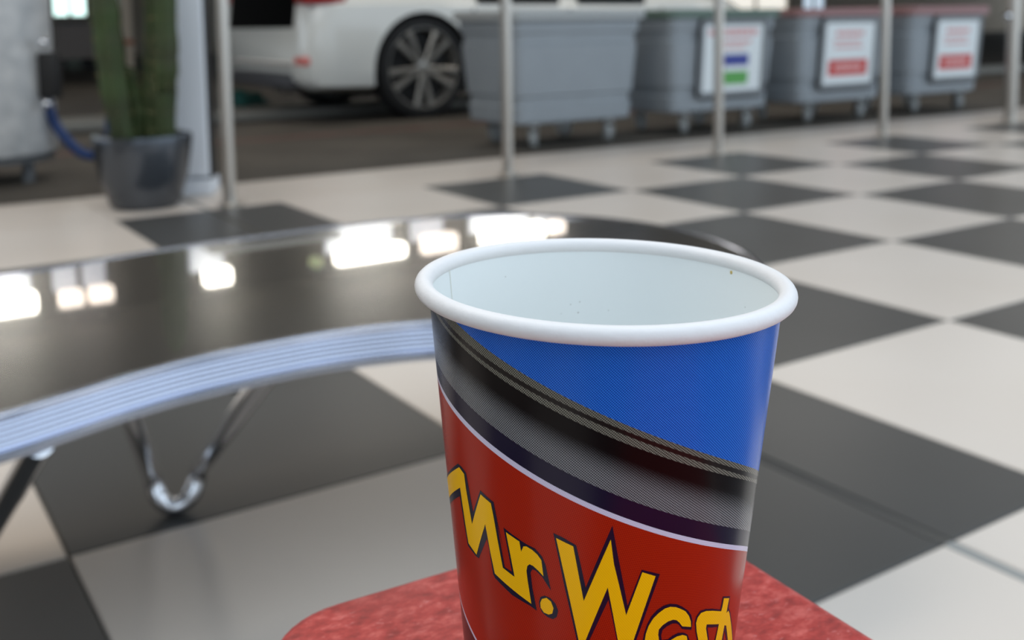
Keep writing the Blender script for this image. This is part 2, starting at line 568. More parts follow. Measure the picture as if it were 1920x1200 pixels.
# ---------------------------------------------------------------- white column
t_ = thing('white_column', 'white painted square pillar with plinth behind the cactus pot', 'column', P(-1.392, 1.64, 0), 0.10)
box('shaft', -0.070, 0.070, -0.07, 0.07, 0.07, 0.86, white_paint, t_, bev=0.006)
box('plinth', -0.085, 0.085, -0.085, 0.085, 0, 0.06, white_paint, t_, bev=0.006)
box('dark_side_face', 0.070, 0.082, -0.045, 0.045, 0.06, 0.85, dark_plastic, t_, bev=0.002)  # dark sheet standing for the pillar's dark right face

# ---------------------------------------------------------------- cactus in a pot
pot_m = mat('anthracite_glazed_pot', (92, 97, 104), rough=0.24, metal=0.8, noise=0.15, nscale=3)
soil_m = mat('potting_soil', (46, 38, 30), rough=0.95, noise=0.4, nscale=60, bump=0.6)
cact_m = mat('cactus_green', (50, 70, 28), rough=0.65, rgb2=(44, 48, 26), nscale=6)
spine_m = mat('cactus_spines', (150, 138, 100), rough=0.7)
pot = thing('cactus_pot', 'anthracite round plant pot beside the white pillar', 'plant pot', P(-1.640, 1.42, 0), BETA)
lathe('pot_shell', [(0, 0.0), (0.108, 0.0), (0.124, 0.014), (0.155, 0.11), (0.172, 0.21), (0.177, 0.255), (0.175, 0.268), (0.160, 0.270), (0.155, 0.262), (0.148, 0.20), (0.0, 0.19)], pot_m, pot, 48)
lathe('soil', [(0.149, 0.205), (0.149, 0.236), (0.10, 0.243), (0, 0.246)], soil_m, pot, 32)
def cactus_stem(name, pts, rad, ribs=7, parent=None):
    b_ = bmesh.new()
    path = spline(pts, 6)
    seg = ribs * 6
    rings = []
    N = len(path)
    for i, p in enumerate(path):
        f = i / (N - 1)
        R_ = rad * (0.72 + 0.28 * math.sin(min(1, f * 3) * pi / 2)) * (1.0 + 0.05 * math.sin(i * 1.3))
        if f > 0.88:
            R_ *= math.sqrt(max(0.02, 1 - ((f - 0.88) / 0.12) ** 2))
        rings.append([b_.verts.new(p + Vector((math.cos(2 * pi * k / seg), math.sin(2 * pi * k / seg), 0)) * R_ * (0.80 + 0.22 * abs(math.cos(ribs * pi * k / seg)))) for k in range(seg)])
    for a, c in zip(rings, rings[1:]):
        for k in range(seg):
            b_.faces.new((a[k], a[(k + 1) % seg], c[(k + 1) % seg], c[k]))
    b_.faces.new(rings[-1])
    b_.faces.new(rings[0][::-1])
    st = fin(name, b_, cact_m, parent, ang=80)
    b_ = bmesh.new()
    for i in range(2, N - 1, 2):
        for k in range(ribs):
            t = 2 * pi * k / ribs
            c0 = path[i] + Vector((math.cos(t), math.sin(t), 0)) * rad * 0.98
            for q_ in range(4):
                d_ = Vector((math.cos(t + random.uniform(-.8, .8)), math.sin(t + random.uniform(-.8, .8)), random.uniform(-.7, .7))).normalized()
                s_ = d_.orthogonal().normalized() * 0.0008
                e_ = d_.cross(s_)
                v_ = [b_.verts.new(c0 + s_), b_.verts.new(c0 - s_ * .5 + e_), b_.verts.new(c0 - s_ * .5 - e_), b_.verts.new(c0 + d_ * 0.014)]
                b_.faces.new((v_[0], v_[1], v_[3])); b_.faces.new((v_[1], v_[2], v_[3])); b_.faces.new((v_[2], v_[0], v_[3]))
    s = fin('spines', b_, spine_m, st, sm=False)
    s['kind'] = 'stuff'
    return st
cac = thing('columnar_cactus', 'green columnar cactus with several ribbed stems in the anthracite pot', 'cactus', P(-1.640, 1.42, 0), BETA)
def V_(dx, dy, z):   # camera-facing offsets turned into the pot's frame
    c_, s_ = math.cos(-BETA), math.sin(-BETA)
    return (dx * c_ - dy * s_, dx * s_ + dy * c_, z)
cactus_stem('stem', [V_(-.060, -.02, .235), V_(-.082, -.02, .42), V_(-.098, -.02, .62), V_(-.108, -.02, .76), V_(-.112, -.01, .87)], 0.053, parent=cac)
cactus_stem('stem', [V_(-.045, .045, .235), V_(-.035, .05, .34), V_(-.05, .05, .42), V_(-.065, .05, .52)], 0.036, parent=cac)
cactus_stem('stem', [V_(.085, .0, .235), V_(.088, .0, .42), V_(.092, .0, .60), V_(.09, 0, .90), V_(.09, 0, 1.25)], 0.046, parent=cac)
cactus_stem('stem', [V_(.03, .06, .235), V_(.03, .07, .42), V_(.045, .075, .62), V_(.05, .08, 1.0)], 0.045, parent=cac)
cactus_stem('stem', [V_(.105, -.03, .43), V_(.115, -.04, .50), V_(.118, -.04, .62), V_(.118, -.04, .86), V_(.115, -.04, 1.1)], 0.042, parent=cac)

# ---------------------------------------------------------------- vacuum drum with blue hose
drum_m = mat('hammered_steel_drum', (198, 199, 199), rough=0.5, metal=0.1, rgb2=(172, 175, 177), nscale=14, bump=0.5, bscale=26)
hose_m = mat('blue_suction_hose', (28, 58, 110), rough=0.5)
D = P(-2.03, 2.565, 0)
vac = thing('vacuum_drum', 'hammered grey steel vacuum drum on short legs at left edge', 'vacuum cleaner', D, 0)
lathe('drum', [(0, 0.115), (0.275, 0.115), (0.29, 0.125), (0.295, 0.16), (0.295, 0.98), (0.28, 1.01), (0, 1.01)], drum_m, vac, 48)
lathe('base_ring', [(0.250, 0.09), (0.282, 0.09), (0.285, 0.116), (0.25, 0.116)], bin_dk, vac, 40)
for a in (-0.35, -1.25, 1.2, 2.4, 3.6):
    x, y = 0.235 * math.cos(a), 0.235 * math.sin(a)
    tube('leg', [(x, y, 0), (x, y, 0.1)], 0.026, bin_dk, vac, 10)
box('nozzle_holder', 0.29, 0.37, -0.10, -0.02, 0.36, 0.56, dark_plastic, vac, bev=0.015, seg=2)
for z in (0.60, 0.34):
    bm = bmesh.new()
    bmesh.ops.create_uvsphere(bm, u_segments=12, v_segments=8, radius=0.022)
    bmesh.ops.translate(bm, verts=bm.verts[:], vec=(0.33, -0.11, z))
    fin('chrome_knob', bm, chrome, vac)
hs = spline([(0.30, -0.04, 0.36), (0.325, -0.02, 0.24), (0.40, 0.0, 0.13), (0.46, 0.02, 0.10), (0.51, 0.04, 0.12), (0.535, 0.05, 0.22), (0.54, 0.06, 0.45), (0.53, 0.07, 0.72), (0.45, 0.08, 0.93), (0.27, 0.05, 0.94)], 14)
tube('suction_hose', hs, [0.021 + 0.0022 * (k % 2) for k in range(len(hs))], hose_m, vac, 12)

# ---------------------------------------------------------------- guide rail, marking line
rail_m = mat('worn_rail_steel', (132, 130, 124), rough=0.45, metal=0.7)
t_ = thing('conveyor_rail', 'low worn steel wheel guide rail running under the white car', 'rail', P(0, 4.76, -0.004), BETA)
box('rail_bed', -5.0, 12.0, -0.28, 0.16, 0.0, 0.018, mat('rail_bed_steel', (70, 68, 64), rough=0.5, metal=0.4), t_, bev=0.003)
box('rail_flange', -5.0, 12.0, -0.26, -0.20, 0.018, 0.075, rail_m, t_, bev=0.006)
box('rail_flange', -5.0, 12.0, 0.06, 0.12, 0.018, 0.075, rail_m, t_, bev=0.006)
tag(box('marking_line', -5.0, 12.0, 3.34, 3.46, -0.0045, -0.0025, mat('worn_red_line_paint', (104, 62, 56), rough=0.7, rgb2=(84, 70, 62), nscale=5), None, loc=P(0, 0), rot=(0, 0, BETA)), 'worn red painted line on the dark garage floor before the rail', 'floor marking')

# ---------------------------------------------------------------- white car
car_m = mat('white_car_paint', (226, 227, 222), rough=0.22, coat=0.6)
tyre_m = mat('tyre_rubber', (20, 20, 21), rough=0.7)
alloy_m = mat('alloy_wheel_metal', (165, 162, 156), rough=0.28, metal=0.7)
dkglass = mat('dark_car_glass', (10, 11, 12), rough=0.12)
red_lens = mat('red_tail_lens', (170, 20, 22), rough=0.15, coat=1)
refl_m = mat('red_reflector', (226, 120, 112), rough=0.3)
cargo_m = mat('black_cargo_lining', (10, 10, 11), rough=0.9)
diff_m = mat('grey_diffuser_plastic', (70, 70, 74), rough=0.5)
def make_car():
    root = thing('white_car', 'white car with open tailgate standing behind the grey bins', 'car', P(0.055, 3.93, -0.004), BETA)
    root.scale = (1, 1, 1.03)
    b_ = bmesh.new()
    L_ = 4.35
    W_ = 1.80
    # stations: x, bottom z, belt z, roof z, side inset, roof inset
    st = [(0.00, .30, .60, .66, .14, .16), (0.03, .26, .72, .90, .08, .16), (0.10, .22, .78, 1.10, .035, .20), (0.25, .215, .80, 1.36, .012, .26), (0.50, .21, .80, 1.43, .004, .27), (0.85, .215, .80, 1.45, 0, .27), (1.4, .215, .79, 1.47, 0, .27), (2.1, .215, .78, 1.47, 0, .27), (2.7, .215, .77, 1.40, 0, .26), (3.1, .215, .80, 1.10, 0, .20), (3.4, .215, .80, .92, .005, .14), (3.9, .20, .74, .84, .03, .14), (4.2, .24, .62, .70, .12, .22), (L_, .30, .52, .56, .30, .40)]
    rings = []
    for x, zb, zt, zr, ins, ri in st:
        pr = [(ins + .10, zb), (ins + .02, zb + .03), (ins, zb + .12), (ins - .0, (zb + zt) / 2 + .02), (ins + .012, zt - .03), (ins + .035, zt), ((ins + ri) / 2 + .03, (zt + zr) / 2), (ri + .02, zr - .03), (ri + .16, zr)]
        pts = [(x, y, z) for y, z in pr] + [(x, W_ - y, z) for y, z in reversed(pr)]
        rings.append([b_.verts.new(p) for p in pts])
    n = len(rings[0])
    for a, c in zip(rings, rings[1:]):
        for k in range(n):
            b_.faces.new((a[k], a[(k + 1) % n], c[(k + 1) % n], c[k]))
    b_.faces.new(rings[0][::-1])
    b_.faces.new(rings[-1])
    bmesh.ops.recalc_face_normals(b_, faces=b_.faces[:])
    body = fin('body', b_, [car_m, cargo_m], root, ang=40)
    cut = bmesh.new()
    for wx in (0.86, 3.50):
        for y0, y1 in ((-0.1, 0.30), (1.50, 1.90)):
            add_lathe(cut, [(0, y0), (0.388, y0), (0.388, y1), (0, y1)], 40, Matrix.Translation((wx, 0, 0.335)) @ Matrix.Rotation(-pi / 2, 4, 'X'))
    add_box(cut, -0.2, 1.15, 0.24, 1.56, 0.625, 1.28)
    bmesh.ops.recalc_face_normals(cut, faces=cut.faces[:])
    cm = bpy.data.meshes.new('cut')
    cut.to_mesh(cm); cut.free()
    cm.materials.append(car_m); cm.materials.append(cargo_m)
    for p in cm.polygons:
        p.material_index = 1
    co = bpy.data.objects.new('cut', cm)
    col.objects.link(co)
    co.parent = root
    md = body.modifiers.new('b', 'BOOLEAN')
    md.operation = 'DIFFERENCE'
    md.solver = 'EXACT'
    md.object = co
    bpy.context.view_layer.update()
    ev = body.evaluated_get(bpy.context.evaluated_depsgraph_get())
    nm = bpy.data.meshes.new_from_object(ev)
    body.modifiers.clear()
    body.data = nm
    smooth(nm, 30)
    bpy.data.objects.remove(co)
    # wheels
    def wheel(wx, y, s):
        T_ = Matrix.Translation((wx, y, 0.345)) @ Matrix.Rotation(pi / 2 * s, 4, 'X')
        b1 = bmesh.new()
        add_lathe(b1, [(0.275, 0.0), (0.30, -0.004), (0.335, 0.008), (0.345, 0.03), (0.345, 0.17), (0.33, 0.20), (0.27, 0.20)], 48, T_ @ Matrix.Scale(-1, 4, (0, 0, 1)))
        w_ = fin('wheel', b1, tyre_m, root)
        b1 = bmesh.new()
        add_lathe(b1, [(0.278, 0.004), (0.268, 0.004), (0.260, 0.020), (0.25, 0.19), (0.27, 0.19)], 48, T_ @ Matrix.Scale(-1, 4, (0, 0, 1)))
        for k in range(10):
            t = 2 * pi * (k + (0.16 if k % 2 else -0.16)) / 10
            R_ = Matrix.Rotation(t, 4, 'Z')
            bb = bmesh.new()
            add_box(bb, 0.04, 0.265, -0.013, 0.013, -0.035, -0.012, 0.004)
            for v in bb.verts:
                v.co.y *= 0.8 + 2.2 * (v.co.x / 0.27) * 0.4
                v.co.z += 0.012 * (v.co.x / 0.27)
            bmesh.ops.transform(bb, matrix=T_ @ R_, verts=bb.verts[:])
            tm = bpy.data.meshes.new('t'); bb.to_mesh(tm); bb.free(); b1.from_mesh(tm); bpy.data.meshes.remove(tm)
        add_lathe(b1, [(0, -0.012), (0.03, -0.012), (0.055, -0.02), (0.06, -0.05), (0, -0.05)], 20, T_)
        fin('alloy_rim', b1, alloy_m, w_, ang=30)
        b1 = bmesh.new()
        add_lathe(b1, [(0, -0.10), (0.255, -0.10), (0.255, -0.11), (0, -0.11)], 32, T_)
        fin('brake_disc', b1, dark_plastic, w_)
    for wx in (0.86, 3.50):
        wheel(wx, 0.02, 1)
        wheel(wx, W_ - 0.02, -1)
    # diffuser, reflector, tail lights, bumper groove, side glass, door gaps, tailgate
    box('diffuser', -0.02, 0.14, 0.30, 1.50, 0.22, 0.33, diff_m, root, bev=0.02, seg=2)
    box('bumper_strip', -0.022, 0.06, 0.28, 1.52, 0.375, 0.40, mat('bumper_chrome_strip', (176, 172, 168), rough=0.3, metal=0.6), root, bev=0.006)
    box('reflector', -0.004, 0.075, 0.075, 0.26, 0.385, 0.44, refl_m, root, bev=0.01, seg=2)
    box('tail_light', -0.005, 0.30, 0.030, 0.24, 0.772, 0.95, red_lens, root, bev=0.03, seg=3)
    box('tail_light', -0.005, 0.30, W_ - 0.22, W_ - 0.030, 0.80, 0.97, red_lens, root, bev=0.03, seg=3)
    def pane(nm, x0, x1, z0, z1, ya, yb):
        b1 = bmesh.new()
        o4 = [(x0, ya, z0), (x1, ya, z0), (x1, yb, z1), (x0, yb, z1)]
        a_ = [b1.verts.new(p) for p in o4]
        c_ = [b1.verts.new((p[0], p[1] + 0.02, p[2])) for p in o4]
        b1.faces.new(a_); b1.faces.new(c_[::-1])
        for k in range(4):
            b1.faces.new((a_[k], a_[(k + 1) % 4], c_[(k + 1) % 4], c_[k]))
        return fin(nm, b1, dkglass, root, sm=False)
    for x0, x1 in ((1.30, 2.02), (2.20, 2.86)):
        pane('side_window', x0, x1, 0.775, 1.33, 0.012, 0.225)
        o_ = pane('side_window', x0, x1, 0.775, 1.33, W_ - 0.032, W_ - 0.245)
    for x in (1.26, 2.11, 3.02):
        box('door_gap', x, x + 0.008, -0.0015, 0.012, 0.24, 0.74, dark_plastic, root)
    for z in (0.56,):
        for x in (1.34, 2.2):
            box('door_handle', x, x + 0.18, -0.025, 0.0, 0.66, 0.69, car_m, root, bev=0.006, seg=2)
    # raised tailgate
    b1 = bmesh.new()
    add_box(b1, -0.62, 0.30, 0.22, 1.58, 1.42, 1.47, 0.02, 2)
    bmesh.ops.rotate(b1, verts=b1.verts[:], cent=(0.3, 0, 1.44), matrix=Matrix.Rotation(0.0, 3, 'Y'))
    fin('tailgate', b1, car_m, root)
    lathe('exhaust_pipe', [(0.025, 0), (0.03, 0), (0.03, 0.25), (0.025, 0.25)], alloy_m, root, 20, Matrix.Translation((0.0, 0.55, 0.215)) @ Matrix.Rotation(pi / 2, 4, 'Y'))
    box('underbody', 0.3, 4.1, 0.30, 1.50, 0.15, 0.26, dark_plastic, root, bev=0.02)
    return root
make_car()

# small things beyond
def heap(name, label, cat, u, v, r, h, m_):
    b_ = bmesh.new()
    bmesh.ops.create_icosphere(b_, subdivisions=4, radius=1)
    rnd = random.Random(9)
    ph = [rnd.uniform(0, 6) for _ in range(6)]
    for q_ in b_.verts:
        c_ = q_.co
        k = 1 + 0.12 * math.sin(5 * c_.x + ph[0]) + 0.10 * math.sin(7 * c_.y + ph[1]) + 0.10 * math.sin(9 * c_.z + ph[2])
        q_.co = Vector((c_.x * r * k, c_.y * r * 0.7 * k, max(0, c_.z) * h * k))
    return tag(fin(name, b_, m_, None, P(u, v, -0.004), (0, 0, BETA), 70), label, cat)
heap('crumpled_cloth', 'crumpled teal cleaning cloth on the garage floor behind the car', 'cloth', 0.36, 6.1, 0.17, 0.12, mat('teal_cloth', (24, 78, 74), rough=0.9))
bx = thing('far_trolley', 'small grey box trolley far back, left of the cactus', 'trolley', P(0.96, 16.2, -0.004), BETA)
grey_box = mat('far_grey_box', (128, 118, 112), rough=0.6)
box('box_body', -0.30, 0.30, -0.25, 0.25, 0.16, 0.74, grey_box, bx, bev=0.02)
box('box_lid', -0.32, 0.32, -0.27, 0.27, 0.74, 0.78, bin_dk, bx, bev=0.01)
for x in (-0.22, 0.22):
    for y in (-0.18, 0.18):
        lathe('caster_wheel', [(0, -0.02), (0.07, -0.02), (0.08, 0), (0.07, 0.02), (0, 0.02)], rubber, bx, 16, Matrix.Translation((x, y, 0.08)) @ Matrix.Rotation(pi / 2, 4, 'X'))
cp = mat('beige_post_paint', (196, 180, 160), rough=0.6)
for u_, v_, lb in ((0.04, 13.6, 'beige painted bay post just right of the steel drum'), (1.05, 12.93, 'beige painted bay post seen between the cactus stems')):
    t_ = thing('bay_post', lb, 'post', P(u_, v_, -0.004), BETA)
    box('post_shaft', -0.07, 0.07, -0.07, 0.07, 0.0, 3.3, cp, t_, bev=0.01)
    box('post_foot', -0.12, 0.12, -0.12, 0.12, 0.0, 0.05, bin_dk, t_, bev=0.008)
    box('post_band', -0.074, 0.074, -0.074, 0.074, 0.42, 0.5, mat('orange_band', (170, 110, 84), rough=0.6), t_, bev=0.004)

# ---------------------------------------------------------------- low curved black table with ribbed chrome edge
top_m = mat('black_glossy_laminate', (46, 44, 41), rough=0.23, coat=1.0, coat_rough=0.02, spec=1.0)
TZ = 0.345
out = [(-0.0909, 1.09), (-0.1808, 1.0612), (-0.2459, 1.0229), (-0.304, 0.9778), (-0.3501, 0.9299), (-0.3855, 0.8841), (-0.4267, 0.8314), (-0.4954, 0.7568), (-0.6129, 0.6769), (-0.7499, 0.6462), (-0.9059, 0.6844), (-1.0323, 0.7913), (-1.0904, 0.9572), (-1.0322, 1.1145), (-0.9061, 1.2239), (-0.7796, 1.2796), (-0.6529, 1.3305), (-0.5806, 1.3954), (-0.5093, 1.4653), (-0.3712, 1.5658), (-0.2613, 1.6366), (-0.1402, 1.693), (-0.0049, 1.7124), (0.1141, 1.6831), (0.2238, 1.5962), (0.2941, 1.4687), (0.3146, 1.3402), (0.2803, 1.2008), (0.1959, 1.1203), (0.0767, 1.0891), (-0.0028, 1.0931)]
table = thing('curved_low_table', 'low kidney shaped black gloss table with ribbed chrome edge', 'table', (-0.40, 1.15, 0), 0)
loop = [p - Vector((-0.40, 1.15, 0)) for p in spline([(x, y, 0) for x, y in out], 8, True)]
area = sum(a.x * b.y - b.x * a.y for a, b in zip(loop, loop[1:] + loop[:1]))
if area < 0:
    loop.reverse()
nrm = []
N = len(loop)
for i in range(N):
    t = (loop[(i + 1) % N] - loop[i - 1]).normalized()
    nrm.append(Vector((t.y, -t.x, 0)))
bm = bmesh.new()
add_prism(bm, [(p.x - n_.x * 0.003, p.y - n_.y * 0.003) for p, n_ in zip(loop, nrm)], TZ - 0.036, TZ)
fin('tabletop', bm, top_m, table, sm=False)
# edge band: lips at top and bottom with five rounded ribs between them
prof = [(-0.004, 0.0005), (-0.002, 0.0018), (0.002, 0.0018), (0.0042, 0.0002), (0.0042, -0.004), (0.0018, -0.0055)]
z = -0.0055
for k in range(5):
    for s in range(1, 6):
        a = pi * s / 6
        prof.append((0.0012 + 0.0030 * math.sin(a), z - 0.0048 * s / 6))
    z -= 0.0048
    prof.append((0.0012, z))
prof += [(0.0042, z - 0.0012), (0.0048, z - 0.006), (0.0030, z - 0.0105), (0.0, z - 0.0118), (-0.004, z - 0.0118)]
bm = bmesh.new()
R_ = []
for p, n_ in zip(loop, nrm):
    R_.append([bm.verts.new(p + n_ * a + Vector((0, 0, TZ + b))) for a, b in prof])
for i in range(N):
    a, c = R_[i], R_[(i + 1) % N]
    for k in range(len(prof) - 1):
        bm.faces.new((a[k], c[k], c[k + 1], a[k + 1]))
    bm.faces.new((a[-1], c[-1], c[0], a[0]))
fin('chrome_edge_band', bm, mat('edge_band_chrome', (212, 218, 234), rough=0.16, metal=1.0), table, ang=50)
def hairpin(name, foot, a, b, r=0.0125):
    f, a, b = Vector(foot), Vector(a), Vector(b)
    o = Vector((-0.40, 1.15, 0))
    f.z = r
    da, db = (a - f).normalized(), (b - f).normalized()
    hd = Vector((b.x - a.x, b.y - a.y, 0)).normalized()
    up = Vector((0, 0, 1))
    fa, fb = f - hd * 0.029 + up * 0.048, f + hd * 0.033 + up * 0.048
    pts = spline([a, a.lerp(fa, 0.4), a.lerp(fa, 0.8), fa, f - hd * 0.020 + up * 0.013, f, f + hd * 0.021 + up * 0.013, fb, b.lerp(fb, 0.8), b.lerp(fb, 0.4), b], 6)
    mz = min(p.z for p in pts)
    pts = [p - o for p in pts]
    for p in pts[1:-1]:
        p.z += (r - mz)
    return tube(name, pts, r, chrome, table, 14)
for foot, a, b in (((-.4628, 1.3768, 0), (-.3911, 1.0163, .308), (-.2511, 1.059, .308)), ((-.645, 1.14, 0), (-.405, .868, .308), (-.64, .90, .308)), ((-.9575, .9528, 0), (-.8848, .8072, .308), (-.8655, 1.023, .308)), ((.1169, 1.5393, 0), (.0459, 1.3487, .308), (.1748, 1.3208, .308))):
    hairpin('leg', foot, a, b)
for x, y in ((-.32, 1.04), (-.52, .885), (-.875, .915), (.11, 1.335)):
    box('mounting_plate', x + .40 - .05, x + .40 + .05, y - 1.15 - .035, y - 1.15 + .035, 0.300, 0.3088, dark_plastic, table, bev=0.003)

# ---------------------------------------------------------------- red seat board with post
def red_material():
    m = bpy.data.materials.new('mottled_red_board')
    m.use_nodes = True
    n, l = m.node_tree.nodes, m.node_tree.links
    b = n['Principled BSDF']
    tc = n.new('ShaderNodeTexCoord')
    mp = n.new('ShaderNodeMapping')
    mp.inputs['Rotation'].default_value = (0, 0, 0.9)
    mp.inputs['Scale'].default_value = (1.0, 1.7, 1.0)
    l.new(tc.outputs['Object'], mp.inputs['Vector'])
    t1 = n.new('ShaderNodeTexNoise'); t1.inputs['Scale'].default_value = 150; t1.inputs['Detail'].default_value = 7; t1.inputs['Roughness'].default_value = 0.65
    t2 = n.new('ShaderNodeTexNoise'); t2.inputs['Scale'].default_value = 380; t2.inputs['Detail'].default_value = 4
    t3 = n.new('ShaderNodeTexNoise'); t3.inputs['Scale'].default_value = 30; t3.inputs['Detail'].default_value = 3
    for t in (t1, t2):
        l.new(mp.outputs[0], t.inputs['Vector'])
    l.new(tc.outputs['Object'], t3.inputs['Vector'])
    r1 = n.new('ShaderNodeValToRGB')
    e = r1.color_ramp.elements
    e[0].position = 0.34; e[0].color = lin((138, 36, 32))
    e[1].position = 0.68; e[1].color = lin((206, 98, 90))
    x = e.new(0.5); x.color = lin((174, 54, 48))
    l.new(t1.outputs['Fac'], r1.inputs[0])
    mx = n.new('ShaderNodeMix'); mx.data_type = 'RGBA'
    mr = n.new('ShaderNodeMapRange'); mr.inputs['From Min'].default_value = 0.5; mr.inputs['From Max'].default_value = 0.72; mr.inputs['To Max'].default_value = 0.55
    l.new(t3.outputs['Fac'], mr.inputs['Value'])
    l.new(mr.outputs[0], mx.inputs[0])
    l.new(r1.outputs[0], mx.inputs[6])
    mx.inputs[7].default_value = lin((132, 54, 50))
    m2 = n.new('ShaderNodeMix'); m2.data_type = 'RGBA'
    mr2 = n.new('ShaderNodeMapRange'); mr2.inputs['From Min'].default_value = 0.62; mr2.inputs['From Max'].default_value = 0.78; mr2.inputs['To Max'].default_value = 0.7
    l.new(t2.outputs['Fac'], mr2.inputs['Value'])
    l.new(mr2.outputs[0], m2.inputs[0])
    l.new(mx.outputs[2], m2.inputs[6])
    m2.inputs[7].default_value = lin((208, 132, 128))
    l.new(m2.outputs[2], b.inputs['Base Color'])
    b.inputs['Roughness'].default_value = 0.55
    bp = n.new('ShaderNodeBump'); bp.inputs['Strength'].default_value = 0.25; bp.inputs['Distance'].default_value = 0.001
    l.new(t1.outputs['Fac'], bp.inputs['Height'])
    l.new(bp.outputs[0], b.inputs['Normal'])
    return m
RZ = 0.48537
ang_r = math.radians(29.8)
cx, cy = 0.052, 0.3655
seat = thing('red_bench', 'narrow red mottled bench board with rounded corners under the paper cup', 'bench', (cx, cy, 0), ang_r)
bm = bmesh.new()
ol = rrect(-0.1515, 0.0, -0.62, 0.0, 0.028, 10)
prf = [(0.010, -0.024), (0.002, -0.022), (0.0, -0.018), (0.0, -0.004), (0.0012, -0.0012), (0.004, 0.0)]
ctr = Vector((-0.078, -0.31, 0))
Rg = []
for ins, dz in prf:
    rg = []
    for k, (x, y) in enumerate(ol):
        a_, b_ = ol[k - 1], ol[(k + 1) % len(ol)]
        t = Vector((b_[0] - a_[0], b_[1] - a_[1], 0)).normalized()
        rg.append(bm.verts.new((x - t.y * ins, y + t.x * ins, RZ + dz)))
    Rg.append(rg)
for a, c in zip(Rg, Rg[1:]):
    for k in range(len(a)):
        bm.faces.new((a[k], a[(k + 1) % len(a)], c[(k + 1) % len(a)], c[k]))
bm.faces.new(Rg[0][::-1]); bm.faces.new(Rg[-1])
fin('seat_board', bm, red_material(), seat, ang=60)
for y in (-0.12, -0.50):
    tube('leg', [(-0.078, y, 0.012), (-0.078, y, RZ - 0.024)], 0.024, steel, seat, 20)
    box('foot_plate', -0.15, -0.006, y - 0.06, y + 0.06, 0, 0.012, steel, seat, bev=0.003)

